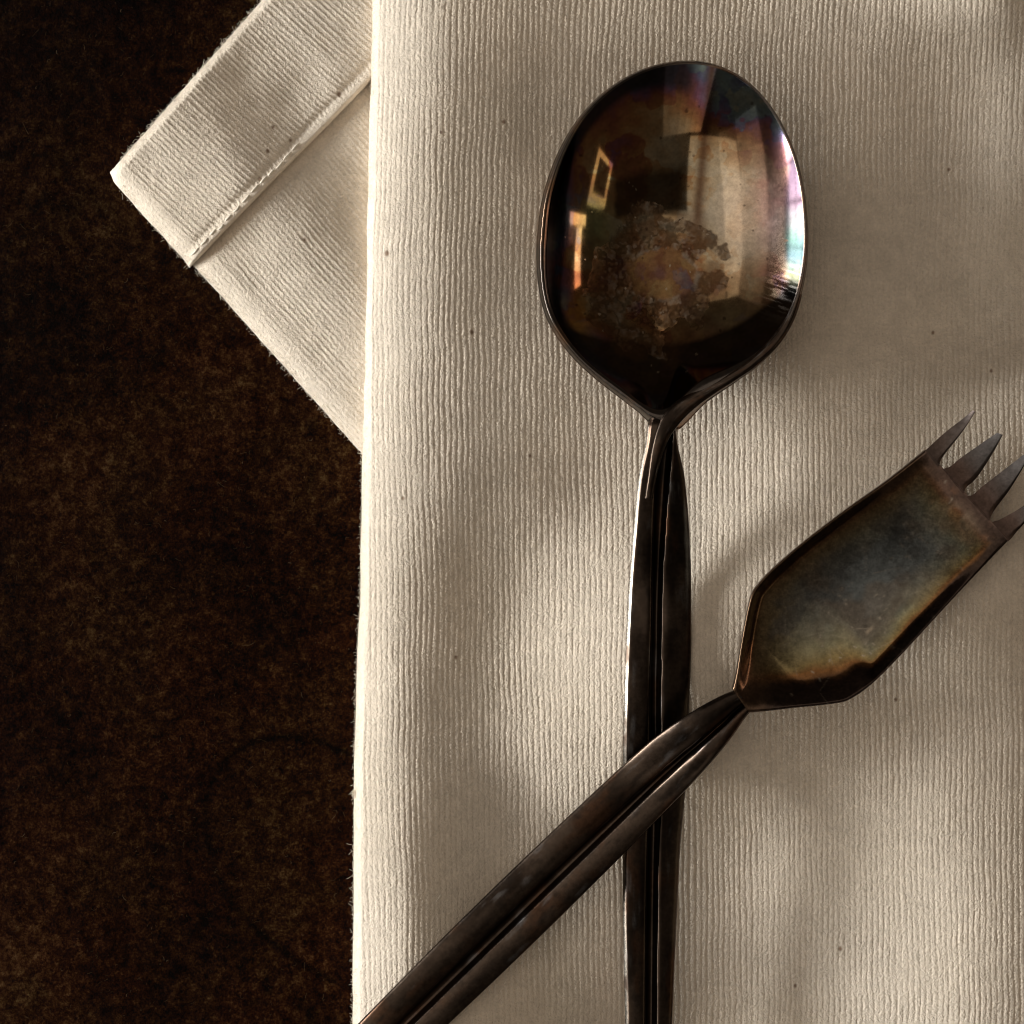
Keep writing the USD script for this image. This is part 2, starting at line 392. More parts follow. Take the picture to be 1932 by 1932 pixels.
def flap(path, a, b, zfun, seed, r_a, shift=0.0, skew=0.0):
    A, B = np.meshgrid(a, b)
    Z, off = zfun(A, B)
    px = C0[0] + EA[0] * (A + off) + EB[0] * B
    py = C0[1] + EA[1] * (A + off) + EB[1] * B
    base = np.stack([X(px, Z), Y(py, Z), Z], -1)
    al = np.cumsum(np.concatenate([np.zeros((len(b), 1)), np.hypot(np.diff(A, axis=1), np.diff(Z, axis=1) / S)], 1), 1)
    wv = weave(1.13 * (al + shift + skew * B), B, seed)
    v = displaced(base, RIB * (wv - 0.5), 1.0)
    return mesh(path, v.reshape(-1, 3), grid_faces(*A.shape), 'linen', color=linen_color(px, py).reshape(-1, 3)), px, py, Z


def z_flap(A, B):
    bump = 0.0022 * np.exp(-((A - 190) / 125.0) ** 2) + 0.0010 * (n2(A, B, 140, 51, 3) - 0.5)
    off = 4.0 * (n2(A * 0 + 3, B, 45, 52, 3) - 0.5) * np.exp(-A / 60.0) + 7
    under = smoothstep(26, 3, B - hem_width(A))
    return np.maximum((0.0021 + bump - 0.0012 * under) * quarter(A, 48.0), 0.00002), off


def hem_width(A):
    return 234 + 0.046 * A


def z_hem(A, B):
    w = hem_width(A)
    t = B / w
    bump = 0.0022 * np.exp(-((A - 170) / 125.0) ** 2) + 0.0010 * (n2(A, B, 130, 53, 3) - 0.5)
    z = 0.0029 + bump + 0.00008 * np.exp(-((w - B - 9) / 8.0) ** 2) - 0.0002 * np.exp(-((w - B - 26) / 7.0) ** 2)
    z = z * quarter(B, 15.0) * quarter(A, 40.0)
    z = np.where(w - B < 8, z * (0.45 + 0.55 * quarter(w - B, 8.0)), z)
    off = 4.0 * (n2(A * 0 + 9, B, 40, 54, 3) - 0.5) * np.exp(-A / 60.0) - 2 * smoothstep(0.9, 1.0, t) * np.exp(-A / 30.0) + 6 * smoothstep(26, 0, B) ** 1.5 * np.exp(-A / 25.0)
    return np.maximum(z, 0.00003), off


a_s = np.concatenate([34 * (1 - np.cos(np.linspace(0, np.pi / 2, 22)))[:-1], np.arange(34, 640, 1.7)])
flap('/World/napkin/under_corner', a_s, np.arange(150, 840, 2.5), z_flap, 200, 34)
b_s = np.concatenate([15 * (1 - np.cos(np.linspace(0, np.pi / 2, 12)))[:-1], np.arange(15, 221, 2.5)])
A_, T_ = np.meshgrid(a_s, np.concatenate([b_s / 236.0, np.linspace(0.936, 1.0, 14)]))
Bh = T_ * hem_width(A_)


def flap2(path, A, B, zfun, seed):
    Z, off = zfun(A, B)
    wob = 2.5 * (n2(A, A * 0 + 2, 30, 61, 3) - 0.5) * np.exp(-B / 40.0)
    px = C0[0] + EA[0] * (A + off) + EB[0] * (B + wob)
    py = C0[1] + EA[1] * (A + off) + EB[1] * (B + wob)
    base = np.stack([X(px, Z), Y(py, Z), Z], -1)
    al = np.cumsum(np.concatenate([np.zeros((A.shape[0], 1)), np.hypot(np.diff(A, axis=1), np.diff(Z, axis=1) / S)], 1), 1)
    wv = weave(1.13 * (al - 0.10 * B), B, seed)
    wv = 0.5 + (wv - 0.5) * smoothstep(12, 19, hem_width(A) - B)
    v = displaced(base, RIB * (wv - 0.5), 1.0)
    return mesh(path, v.reshape(-1, 3), grid_faces(*A.shape), 'linen', color=linen_color(px, py).reshape(-1, 3))


flap2('/World/napkin/hem', A_, Bh, z_hem, 300)
# the row of stitches along the hem
srng = np.random.default_rng(9)
a = 16.0
n = 0
while a < 300:
    L = srng.uniform(15, 21)
    t = np.linspace(0, 1, 9)
    aa = a + L * t
    bb = hem_width(aa) - 15 + srng.normal(0, 1.0) + 3.0 * np.sin(np.pi * t) * srng.uniform(-0.4, 0.6)
    zz, _ = z_hem(aa, bb)
    zc = zz + 0.00010 * np.sin(np.pi * t) ** 0.5 - 0.00006
    cx, cy = C0[0] + EA[0] * aa + EB[0] * bb, C0[1] + EA[1] * aa + EB[1] * bb
    c = P(cx, cy, zc)
    r = 0.00021 * (0.35 + 0.65 * np.sin(np.pi * t) ** 0.5)
    tx = np.gradient(c, axis=0); tx /= np.linalg.norm(tx, axis=1, keepdims=True)
    side = np.cross(tx, [0, 0, 1.0]); side /= np.linalg.norm(side, axis=1, keepdims=True)
    upv = np.cross(side, tx)
    ang = np.linspace(0, 2 * np.pi, 8, endpoint=False)
    v = c[:, None] + r[:, None, None] * (np.cos(ang)[None, :, None] * side[:, None] + np.sin(ang)[None, :, None] * upv[:, None])
    mesh('/World/napkin/stitch' + ('_%03d' % n if n else ''), v.reshape(-1, 3), grid_faces(9, 8, True), 'linen_thread')
    n += 1
    a += L + srng.uniform(3.0, 7.0)

# loose fibres along the edges
st = []
frng = np.random.default_rng(12)


def fibre(px, py, z, ang, L):
    q = P(px, py, z)
    pts = [q]
    bend = frng.normal(0, 0.9)
    for s in range(4):
        q = q + np.array([math.cos(ang), math.sin(ang), frng.uniform(-0.4, 0.4)]) * L / 4
        ang += bend * 0.5
        pts.append(q)
    st.append(np.array(pts))


for k in range(5200):
    y = frng.uniform(-10, 1942)
    d = abs(frng.normal(0, 5)) - 1
    x = float(edge_x(y)) + d
    fibre(x, y, float(panel_z(x, y)), math.pi + frng.normal(0, 0.9), frng.gamma(2.0, 0.00013))
for k in range(3600):
    if k % 2:
        b = frng.uniform(0, 725); a0 = abs(frng.normal(0, 6)); ang = math.atan2(-EA[1], EA[0]) + math.pi
    else:
        b = abs(frng.normal(0, 5)); a0 = frng.uniform(0, 500); ang = math.atan2(-EB[1], EB[0]) + math.pi
    if a0 < 34 and b < 34:
        continue
    A1, B1 = np.array([a0]), np.array([b])
    z = float((z_hem if b < 232 else z_flap)(A1, B1)[0].ravel()[0])
    q = C0 + EA * (a0 + (0 if b < 232 else 7)) + EB * b
    fibre(q[0], q[1], z, ang + frng.normal(0, 0.9), frng.gamma(2.0, 0.00018))
for k in range(70):                                      # the small tuft half way down the edge
    fibre(672 + frng.normal(0, 2.5), 1497 + frng.normal(0, 2.5), 0.0035, math.pi + frng.normal(0, 0.8), 0.0007)
for k in range(700):                                     # lint lying on top
    x, y = frng.uniform(720, 1900), frng.uniform(0, 1932)
    fibre(x, y, float(panel_z(x, y)) + 0.00012, math.pi / 2 + frng.normal(0, 0.6), frng.gamma(2.0, 0.00035))
tag(curves('/World/napkin/loose_fibres', st, 0.000035, 'linen_thread'), kind='stuff')


# ------------------------------------------------------------------ lofted metal
def loft(path, L, R, z, prof, mat, colorfun, steps=200, thick=0.0018, groove=None, close=True):
    """A closed bar between two edge lines (layout units): stations L[i], R[i], heights z[i] (of the top), and prof(w, q) the top's relief at q in 0..1 across."""
    L, R, z = np.array(L, float), np.array(R, float), np.array(z, float)
    t = np.concatenate([[0], np.cumsum(np.linalg.norm(np.diff((L + R) / 2, axis=0), axis=1))])
    tt = np.linspace(0, t[-1], steps)
    Ls, Rs, zs = PchipInterpolator(t, L)(tt), PchipInterpolator(t, R)(tt), PchipInterpolator(t, z)(tt)
    q = 0.5 - 0.5 * np.cos(np.linspace(0, np.pi, 60))
    q = 0.55 * q + 0.45 * np.linspace(0, 1, 60)
    qb = np.linspace(1, 0, 14)[1:-1]
    top = prof(np.linalg.norm(Rs - Ls, axis=1)[:, None] * S, np.broadcast_to(q, (steps, 60)), (tt / t[-1])[:, None])
    th = np.broadcast_to(np.asarray(thick, float), (steps,)) if np.ndim(thick) else np.full(steps, thick)
    bot = -th[:, None] * (0.35 + 0.65 * np.sin(np.pi * qb) ** 0.6)[None] + top[:, [0]] * 0
    px = np.concatenate([Ls[:, None, 0] + (Rs - Ls)[:, None, 0] * q, Ls[:, None, 0] + (Rs - Ls)[:, None, 0] * (0.03 + 0.94 * qb)], 1)
    py = np.concatenate([Ls[:, None, 1] + (Rs - Ls)[:, None, 1] * q, Ls[:, None, 1] + (Rs - Ls)[:, None, 1] * (0.03 + 0.94 * qb)], 1)
    pz = zs[:, None] + np.concatenate([top, bot], 1)
    v = P(px, py, zs[:, None] + 0 * px)
    v[..., 2] = pz
    n, m = px.shape
    f = grid_faces(n, m, True)
    v2 = np.vstack([v.reshape(-1, 3), v[0].mean(0), v[-1].mean(0)])
    i = np.arange(m)
    v2 = np.vstack([v2, v[0], v[-1]])
    k0 = n * m + 2
    cap0 = np.stack([np.full(m, n * m), k0 + np.roll(i, -1), k0 + i], 1)
    cap1 = np.stack([np.full(m, n * m + 1), k0 + m + i, k0 + m + np.roll(i, -1)], 1)
    tri = np.vstack([np.vstack([f[:, [0, 1, 2]], f[:, [0, 2, 3]]]), cap0[:, :3], cap1[:, :3]])
    qq = np.concatenate([np.broadcast_to(q, (n, len(q))), np.broadcast_to(qb, (n, len(qb)))], 1)
    col, rough = colorfun(px, py, qq, np.broadcast_to((tt / t[-1])[:, None], px.shape))
    col = np.vstack([col.reshape(-1, 3), col[0, 0], col[-1, 0], col[0], col[-1]])
    rough = np.concatenate([rough.ravel(), rough[0, :1], rough[-1, :1], rough[0], rough[-1]])
    return mesh(path, v2, tri[:, ::-1], mat, color=col, rough=rough)


def handle_color(seed, edge=0.0):
    """brown-black tarnish, streaked along the handle, outer left edge rubbed, and paled further to paint in the window highlight"""
    def fn(px, py, q, t):
        along, acrs = t * 1200.0, q * 120.0
        a = n2(along / 3.0, acrs, 40, seed, 4)
        b = n2(along / 2.0, acrs, 12, seed + 1, 4)
        c = mixc((0.080, 0.059, 0.045), (0.030, 0.022, 0.017), smoothstep(0.34, 0.66, a))
        c = mixc(c, (0.095, 0.047, 0.026), smoothstep(0.52, 0.72, n2(along / 2.5, acrs, 30, seed + 2, 4)) * 0.55)
        c = mixc(c, (0.024, 0.019, 0.016), smoothstep(0.54, 0.72, b) * 0.6)
        c = mixc(c, (0.20, 0.20, 0.205), smoothstep(0.60, 0.74, n2(along / 4.0, acrs, 16, seed + 4, 4)) * 0.40)
        r = 0.22 + 0.14 * b
        if edge:
            worn_glint = smoothstep(edge, edge * 0.4, q) * smoothstep(0.30, 0.46, n2(along, acrs, 26, seed + 6, 3))
            c = mixc(c, (0.30, 0.27, 0.23), 0.7 * worn_glint)  # rubbed edge painted paler to strengthen its highlight
            r = r * (1 - 0.45 * worn_glint)
        return c, r
    return fn


def grooved(gl, gr, depth, edge, ex=4.0, bevel=0.0, tilt=0.0, box=0.5):
    """two long lobes with a trough between; gl, gr: functions of t for the trough's sides (0..1 across)"""
    def fn(w, q, t):
        a, b = gl(t), gr(t)
        left = np.clip(q / a, 0, 1)
        right = np.clip((q - b) / (1 - b), 0, 1)
        lobe = lambda u, e: np.sqrt(np.clip(1 - np.abs(2 * u - 1) ** e, 0, 1))
        zl = -edge + edge * lobe(left, ex) + 0.12e-3 * np.sin(np.pi * left)
        if bevel:
            zl = np.where(left < 0.5, -bevel * 0.85 * np.clip(1 - q * w / bevel, 0, 1) ** 1.12 + 0.12e-3 * np.sin(np.pi * left), zl)
        zr = -edge + edge * lobe(right, ex) * 0.95 - 0.10e-3 + 0.10e-3 * np.sin(np.pi * right) - tilt * right * (1 - b) * w
        z = np.where(q <= a, zl, 0)
        z = np.where(q >= b, zr, z)
        mid = np.clip((q - a) / (b - a), 0, 1)
        z = np.where((q > a) & (q < b), -edge - depth * np.sin(np.pi * mid) ** box - 0.1e-3 * mid, z)
        return z
    return fn


# ------------------------------------------------------------------ the spoon
spoon = thing('spoon')
tag(spoon, 'tarnished dark silver spoon with egg-shaped bowl, lying lengthwise on the napkin', 'spoon')
C = np.array([1262.0, 440.0])
out = np.array([(1289, 121.5), (1332, 124), (1382, 143), (1428, 179), (1464, 227), (1494, 290), (1511, 355), (1518.5, 421), (1519.5, 477), (1514, 530), (1502, 578), (1482, 628), (1458, 662), (1430, 690), (1393, 717.6), (1346, 747.7), (1312, 773), (1292, 793), (1279, 812), (1268, 820), (1250, 822), (1232, 815), (1224, 803), (1198, 775.5), (1166, 750), (1126, 720), (1087, 685), (1056, 648), (1031, 606), (1017, 553), (1012, 494), (1016, 421), (1029, 355), (1054, 289), (1090, 229), (1143, 176), (1206, 139), (1248, 126)])
ang = np.arctan2(out[:, 0] - C[0], -(out[:, 1] - C[1]))       # 0 = up, clockwise
rad = np.linalg.norm(out - C, axis=1)
o = np.argsort(ang)
ang, rad = ang[o], rad[o]
NT, NR = 768, 150
th = np.linspace(-np.pi, np.pi, NT, endpoint=False)
ro = PchipInterpolator(np.concatenate([ang[-3:] - 2 * np.pi, ang, ang[:3] + 2 * np.pi]), np.concatenate([rad[-3:], rad, rad[:3]]))(th)
ro = np.where(np.abs(th) > 0, ro, ro)
deg = np.degrees(th)
rimw = np.interp(deg, [-180, -176, -170, -150, -120, -95, -60, -20, 20, 60, 95, 120, 140, 155, 168, 174, 177, 180],
                 [44, 30, 19, 15, 17, 19, 15, 9, 8, 8, 9, 13, 20, 28, 42, 52, 54, 44])
ri = ro - rimw
ri = gaussian_filter(ri, 9, mode='wrap')
DEPTH = 0.0095
Z_RIM = float(panel_z(1262, 470)) + DEPTH + 0.0009
RISE = Z_RIM - 0.0148
lift = 0.0012 * np.exp(-((np.abs(deg) - 180) / 22.0) ** 2)
r_in = np.linspace(0, 1, NR) ** 0.9
rows_xy, rows_z = [], []
dirx, diry = np.sin(th), -np.cos(th)
for r in r_in[1:]:
    rr = r * ri
    zz = -DEPTH * (1 - r ** 2.4) * np.ones(NT)
    rows_xy.append((C[0] + dirx * rr, C[1] + diry * rr)); rows_z.append(Z_RIM + zz + lift * r ** 6)
for k in np.linspace(0, 1, 26)[1:]:                       # rounded rim
    rr = ri + rimw * (1 - (1 - k) ** 1.15)
    up = 0.00045 * np.sin(np.pi * min(k * 1.15, 1)) * np.minimum(rimw / 18.0, 1.4)
    dn = -0.0011 * smoothstep(0.45, 1.0, k) ** 1.3 * np.minimum(rimw / 14.0, 1.7)
    rows_xy.append((C[0] + dirx * rr, C[1] + diry * rr)); rows_z.append(Z_RIM + up + dn + lift)
zr = rows_z[-1]
rows_xy.append((C[0] + dirx * (ro - 1), C[1] + diry * (ro - 1))); rows_z.append(zr - 0.0005)
for r in np.linspace(0.985, 0.02, 40):
    rr = r * (ro - 2)
    rows_xy.append((C[0] + dirx * rr, C[1] + diry * rr))
    rows_z.append((zr - 0.0007) - (zr - 0.0007 - (Z_RIM - DEPTH - 0.0009)) * (1 - r ** 2.6))
bx = np.array([p[0] for p in rows_xy]); by = np.array([p[1] for p in rows_xy]); bz = np.array(rows_z)
inside = np.zeros(bx.shape, bool); inside[:NR - 1] = True
rn = np.zeros(bx.shape); rn[:NR - 1] = r_in[1:, None]; rn[NR - 1:] = 1.02
# crust around the dried drop in the bottom of the bowl
dr = np.hypot((bx - 1232) / 122.0, (by - 528) / 128.0)
wander = n2(bx, by, 55, 71, 4)
crust = smoothstep(1.15, 0.72, dr + 1.5 * (wander - 0.5))
ov = np.hypot((bx - 1252) / 62.0, (by - 512) / 46.0) + 0.45 * (n2(bx, by, 22, 72, 3) - 0.5)
oval = smoothstep(1.15, 0.90, ov)
ring = smoothstep(0.25, 0.45, crust) * (1 - oval)
grit = n2(bx, by, 9, 73, 3)
bz = bz + inside * (ring * 0.00008 * (grit - 0.5) + 0.000012 * (n2(bx, by, 50, 74, 2) - 0.5))
v = P(bx, by, np.broadcast_to(Z_RIM - 0.004, bx.shape)); v[..., 2] = bz
# tarnish colours: a film that thickens towards the rim, plus painted reflections
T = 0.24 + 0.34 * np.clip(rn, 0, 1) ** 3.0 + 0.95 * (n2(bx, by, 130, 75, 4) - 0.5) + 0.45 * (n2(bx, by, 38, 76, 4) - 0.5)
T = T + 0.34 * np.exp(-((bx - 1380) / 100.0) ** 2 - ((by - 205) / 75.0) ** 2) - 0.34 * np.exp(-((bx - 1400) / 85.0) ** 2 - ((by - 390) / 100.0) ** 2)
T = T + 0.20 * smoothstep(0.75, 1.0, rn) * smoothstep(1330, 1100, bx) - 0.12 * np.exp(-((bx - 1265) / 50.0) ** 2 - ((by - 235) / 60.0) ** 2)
T = T + 0.16 * (smoothstep(0.53, 0.555, n2(bx, by, 70, 101, 4)) - 0.5) + 0.12 * (smoothstep(0.52, 0.54, n2(bx + 50, by, 45, 102, 4)) - 0.5)
col = palette(T, [(-0.2, (0.46, 0.41, 0.31)), (0.04, (0.46, 0.385, 0.26)), (0.20, (0.40, 0.27, 0.14)), (0.33, (0.33, 0.165, 0.070)), (0.46, (0.24, 0.090, 0.055)), (0.57, (0.19, 0.085, 0.13)), (0.68, (0.12, 0.13, 0.22)), (0.80, (0.17, 0.23, 0.24)), (0.95, (0.30, 0.31, 0.25)), (1.2, (0.12, 0.10, 0.10))])
gre = np.exp(-((bx - 1118) / 40.0) ** 2 - ((by - 425) / 60.0) ** 2)
col = mixc(col, (0.28, 0.34, 0.17), 0.80 * gre)
gold = np.exp(-((bx - 1090) / 34.0) ** 2 - ((by - 610) / 50.0) ** 2) * smoothstep(0.3, 0.6, n2(bx, by, 40, 79, 3) + 0.15)
col = mixc(col, (0.58, 0.29, 0.05), 0.85 * gold)
olive = np.exp(-((bx - 1370) / 80.0) ** 2 - ((by - 590) / 50.0) ** 2)
col = mixc(col, (0.34, 0.30, 0.17), 0.7 * olive)
lower_reflection = smoothstep(640, 654, by + np.where(bx > 1265, 0.0022, 0.0006) * (bx - 1265) ** 2 + 10 * (n2(bx, by, 40, 87, 3) - 0.5))  # dark pool reflected in the lower bowl, painted into the colour
reflected_band = np.exp(-((bx - 1332 + 0.07 * (by - 250)) / 11.0) ** 2) * smoothstep(450, 400, by) * inside  # dark band of the reflected room, painted in
col = mixc(col, (0.085, 0.036, 0.016), 0.85 * reflected_band)
reflected_blob = smoothstep(1158, 1168, bx + 10 * (n2(bx, by, 20, 105, 3) - 0.5)) * smoothstep(1312, 1280, bx) * smoothstep(300, 330, by + 40 * (n2(bx, by, 40, 106, 3) - 0.5) - 0.25 * (1312 - bx) + 20) * smoothstep(402, 390, by - 0.002 * (bx - 1235) ** 2) * inside  # dark silhouette reflected from above, painted as colour
col = mixc(col, (0.055, 0.036, 0.020), 0.85 * reflected_blob)
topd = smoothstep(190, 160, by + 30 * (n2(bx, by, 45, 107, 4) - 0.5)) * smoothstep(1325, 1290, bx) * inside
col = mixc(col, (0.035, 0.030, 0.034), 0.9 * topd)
reflected_glow = np.exp(-((bx - 1425) / 62.0) ** 2 - ((by - 400) / 105.0) ** 2) * inside  # pale pink glow reflected from the window side, painted into the colour
col = mixc(col, mixc((0.74, 0.58, 0.45), (0.74, 0.45, 0.47), smoothstep(1410, 1465, bx + 30 * (n2(bx, by, 30, 108, 3) - 0.5))), 0.72 * reflected_glow)
col = mixc(col, (0.040, 0.028, 0.018), 0.94 * lower_reflection * inside)
glare = smoothstep(1450, 1484, bx - 0.00012 * (by - 430) ** 2 * 4) * smoothstep(590, 560, by) * inside  # dims the colour under the window reflection, for painted tint bands
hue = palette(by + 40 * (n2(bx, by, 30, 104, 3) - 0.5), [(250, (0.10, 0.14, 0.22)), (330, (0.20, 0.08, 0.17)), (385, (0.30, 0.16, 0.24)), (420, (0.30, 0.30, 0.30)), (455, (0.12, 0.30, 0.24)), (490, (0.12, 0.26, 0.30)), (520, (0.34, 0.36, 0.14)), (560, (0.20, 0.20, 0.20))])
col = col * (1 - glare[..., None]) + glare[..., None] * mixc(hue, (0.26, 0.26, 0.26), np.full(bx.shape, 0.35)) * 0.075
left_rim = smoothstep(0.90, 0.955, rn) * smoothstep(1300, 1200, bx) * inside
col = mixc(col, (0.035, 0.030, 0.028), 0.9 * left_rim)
col = col * (0.55 + 0.75 * n2(bx, by, 24, 80, 4))[..., None]
rough = 0.05 + 0.05 * n2(bx, by, 60, 81, 2) + 0.07 * np.exp(-((bx - 1450) / 60.0) ** 2 - ((by - 430) / 120.0) ** 2)
scuff = np.exp(-((bx - 1470) / 45.0) ** 2 - ((by - 560) / 40.0) ** 2) * smoothstep(0.45, 0.65, noise(np.stack([(bx + 0.5 * by) / 26, (by - 0.45 * bx) / 3.5, one_ := np.full(bx.shape, 0.5)], -1), 89))
col = mixc(col, (0.16, 0.15, 0.14), 0.45 * scuff)
rough = rough + 0.12 * scuff
col = mixc(col, mixc((0.155, 0.105, 0.044), (0.085, 0.052, 0.022), smoothstep(0.4, 0.62, n2(bx, by, 16, 103, 4))), 0.62 * oval)
rough = rough + 0.20 * oval
vein = 1 - np.abs(2 * n2(bx, by, 17, 109, 3) - 1)
cr = palette(grit + 0.35 * (n2(bx, by, 34, 82, 3) - 0.5), [(0.30, (0.055, 0.030, 0.016)), (0.44, (0.13, 0.080, 0.045)), (0.57, (0.17, 0.125, 0.088)), (0.72, (0.235, 0.20, 0.165)), (0.88, (0.36, 0.33, 0.29))])
cr = mixc(cr, (0.022, 0.013, 0.008), 0.9 * smoothstep(0.86, 0.95, vein))
cr = mixc(cr, (0.040, 0.022, 0.012), 0.8 * smoothstep(0.52, 0.56, n2(bx, by, 26, 110, 4)))
keep = smoothstep(0.42, 0.52, n2(bx, by, 46, 83, 5) + 0.05)
col = mixc(col, cr, ring * keep * 0.78)
rough = rough + ring * keep * 0.28
outline = np.exp(-((n2(bx, by, 46, 83, 5) + 0.06 - 0.45) / 0.010) ** 2) * ring
col = mixc(col, (0.025, 0.014, 0.008), 0.5 * outline)
halo = np.exp(-((dr - 1.0) / 0.30) ** 2) * inside
col = mixc(col, (0.13, 0.065, 0.030), 0.55 * halo * smoothstep(0.4, 0.6, n2(bx, by, 30, 95, 3)))
rimline = np.exp(-((ov - 1.08) / 0.07) ** 2) * smoothstep(0.46, 0.6, n2(bx, by, 22, 88, 3)) * inside
col = mixc(col, (0.36, 0.31, 0.25), 0.6 * rimline)
rough = rough + 0.2 * rimline
spots = smoothstep(0.82, 0.87, noise(np.stack([bx / 6.5, by / 6.5, np.full(bx.shape, 0.5)], -1), 85)) * smoothstep(2.4, 0.9, dr) * inside
col = mixc(col, (0.50, 0.42, 0.32), 0.55 * spots)
rough = rough + 0.2 * spots
pits = smoothstep(0.80, 0.86, noise(np.stack([bx / 8.0, by / 8.0, np.full(bx.shape, 0.5)], -1), 96)) * inside
col = mixc(col, (0.05, 0.025, 0.015), 0.6 * pits)
col = np.where(inside[..., None], col, mixc((0.10, 0.085, 0.075), (0.19, 0.12, 0.08), smoothstep(0.45, 0.7, n2(bx, by, 40, 86, 3))))
rough = np.where(inside, rough, 0.20)
n, m = bx.shape
f = grid_faces(n, m, True)
tri = np.vstack([f[:, [0, 1, 2]], f[:, [0, 2, 3]]])
i = np.arange(m)
ctop = P(*C, Z_RIM - 0.004); ctop[2] = Z_RIM - DEPTH
cbot = P(*C, Z_RIM - 0.004); cbot[2] = bz[-1].mean()
tri = np.vstack([tri, np.stack([np.full(m, n * m), np.roll(i, -1), i], 1)[:, [0, 2, 1]][:, [0, 2, 1]], np.stack([np.full(m, n * m + 1), (n - 1) * m + i, (n - 1) * m + np.roll(i, -1)], 1)])
vb = np.vstack([v.reshape(-1, 3), ctop, cbot])
# orient by the volume's sign
def orient(v, t):
    a, b, c = v[t[:, 0]], v[t[:, 1]], v[t[:, 2]]
    return t if np.einsum('ij,ij->i', a, np.cross(b, c)).sum() > 0 else t[:, ::-1]
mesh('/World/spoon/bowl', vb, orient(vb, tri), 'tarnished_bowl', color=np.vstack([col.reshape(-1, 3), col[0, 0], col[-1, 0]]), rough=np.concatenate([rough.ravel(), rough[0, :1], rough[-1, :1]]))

sl = [(1226, 785), (1222, 805), (1219, 830), (1205, 900), (1195, 1000), (1187, 1100), (1182, 1200), (1178, 1300), (1176, 1400), (1175, 1500), (1175, 1600), (1175, 1700), (1177, 1800), (1180, 1932), (1184, 2060)]
sr = [(1283, 785), (1276, 812), (1279, 835), (1293, 900), (1302, 1000), (1306, 1100), (1306, 1200), (1303, 1300), (1300, 1400), (1294, 1500), (1285, 1600), (1280, 1700), (1275, 1800), (1269, 1932), (1262, 2060)]
sz = [0.0149, 0.0160, 0.0161, 0.0158, 0.0148, 0.0136, 0.0125, 0.0117, 0.0112, 0.0108, 0.0103, 0.0098, 0.0094, 0.0088, 0.0083]
def resting(z, l, r, thick):
    """lifts a bar's station heights until its underside clears the cloth"""
    need = np.array([max(float(panel_z(x, y)) for x in np.linspace(a[0], b[0], 9) for y in (min(max((a[1] + b[1]) / 2 + d, -30), 1960) for d in (-30, 0, 30))) for a, b in zip(l, r)]) + thick + 0.0003
    return np.maximum(np.array(z), need)


sz = resting(np.array(sz) + RISE - 0.0006, sl, sr, 0.0020)
sz[0:3] = np.array([0.0149, 0.0160, 0.0161]) + RISE
_ty = np.array([(a[1] + b[1]) / 2 for a, b in zip(sl, sr)])
_tt = (_ty - _ty[0]) / (_ty[-1] - _ty[0])
_yy = [785, 815, 830, 870, 900, 986, 1086, 1150, 1335, 1570, 1932, 2060]
_gl = [1262, 1258, 1251, 1242, 1239, 1234, 1232, 1231, 1227, 1223.5, 1218, 1216]
_gr = [1275, 1270, 1268, 1266, 1263, 1256, 1250, 1248, 1246, 1243, 1238, 1236]
_l = PchipInterpolator(_ty, [p[0] for p in sl])(_yy); _r = PchipInterpolator(_ty, [p[0] for p in sr])(_yy)
_ts = (np.array(_yy) - _ty[0]) / (_ty[-1] - _ty[0])
gl_s = PchipInterpolator(_ts, (np.array(_gl) - _l) / (_r - _l), extrapolate=True)
gr_s = PchipInterpolator(_ts, (np.array(_gr) - _l) / (_r - _l), extrapolate=True)
loft('/World/spoon/handle', sl, sr, sz, grooved(gl_s, gr_s, 0.0014, 0.0005, 5.0, 0.00070, 0.24, 0.45), 'tarnished_handle', handle_color(400, 0.065), steps=320, thick=0.0020)

rl = [(1500, 548), (1486, 590), (1452, 640), (1405, 684), (1352, 716), (1302, 741), (1268, 763), (1249, 788), (1236, 820), (1228, 855), (1222, 900), (1216, 940)]
rr_ = [(1514, 556), (1502, 597), (1474, 646), (1428, 691), (1390, 717), (1345, 746), (1310, 772), (1284, 798), (1262, 830), (1250, 862), (1240, 900), (1232, 940)]
rz = np.array([0.01480, 0.01510, 0.01550, 0.01585, 0.0161, 0.0165, 0.0169, 0.0171, 0.0171, 0.0168, 0.0163, 0.0155])


def rolled(w, q, t):
    return 0.0007 * (np.sqrt(np.clip(1 - np.abs(2 * q - 1) ** 2.6, 0, 1)) - 1)


loft('/World/spoon/rolled_edge', rl[::-1], rr_[::-1], rz[::-1] + RISE, rolled, 'tarnished_handle', handle_color(420), steps=220, thick=0.0009)

# ------------------------------------------------------------------ the fork
fork = thing('fork')
tag(fork, 'tarnished dark silver fork with broad dished head, crossing over the spoon handle', 'fork')
FRISE = max(RISE, float(panel_z(1700, 1080)) + 0.0016 - 0.0086)
FL = np.array([(1382, 1300), (1390, 1268), (1397, 1225), (1405, 1180), (1412, 1145), (1420, 1118), (1436, 1096), (1457, 1074), (1511, 1027), (1602, 957.5), (1675, 906.5), (1730, 863), (1748, 848)], float)
FR = np.array([(1413, 1345), (1440, 1343), (1500, 1336), (1560, 1330), (1592, 1325), (1618, 1312), (1640, 1296), (1662, 1276), (1700, 1237), (1770, 1162), (1830, 1099), (1885, 1041), (1905, 1020)], float)
FZ = np.array([14.7, 14.6, 14.4, 14.2, 14.1, 13.9, 13.7, 13.4, 12.8, 11.9, 11.3, 11.2, 11.3]) * 1e-3 + FRISE
ns, nq = 260, 150
ti = np.arange(13.0)
tt = np.concatenate([np.linspace(0, 7, 130), np.linspace(7, 12, ns - 130 + 1)[1:]])
Ls, Rs, zs = PchipInterpolator(ti, FL)(tt), PchipInterpolator(ti, FR)(tt), PchipInterpolator(ti, FZ)(tt)
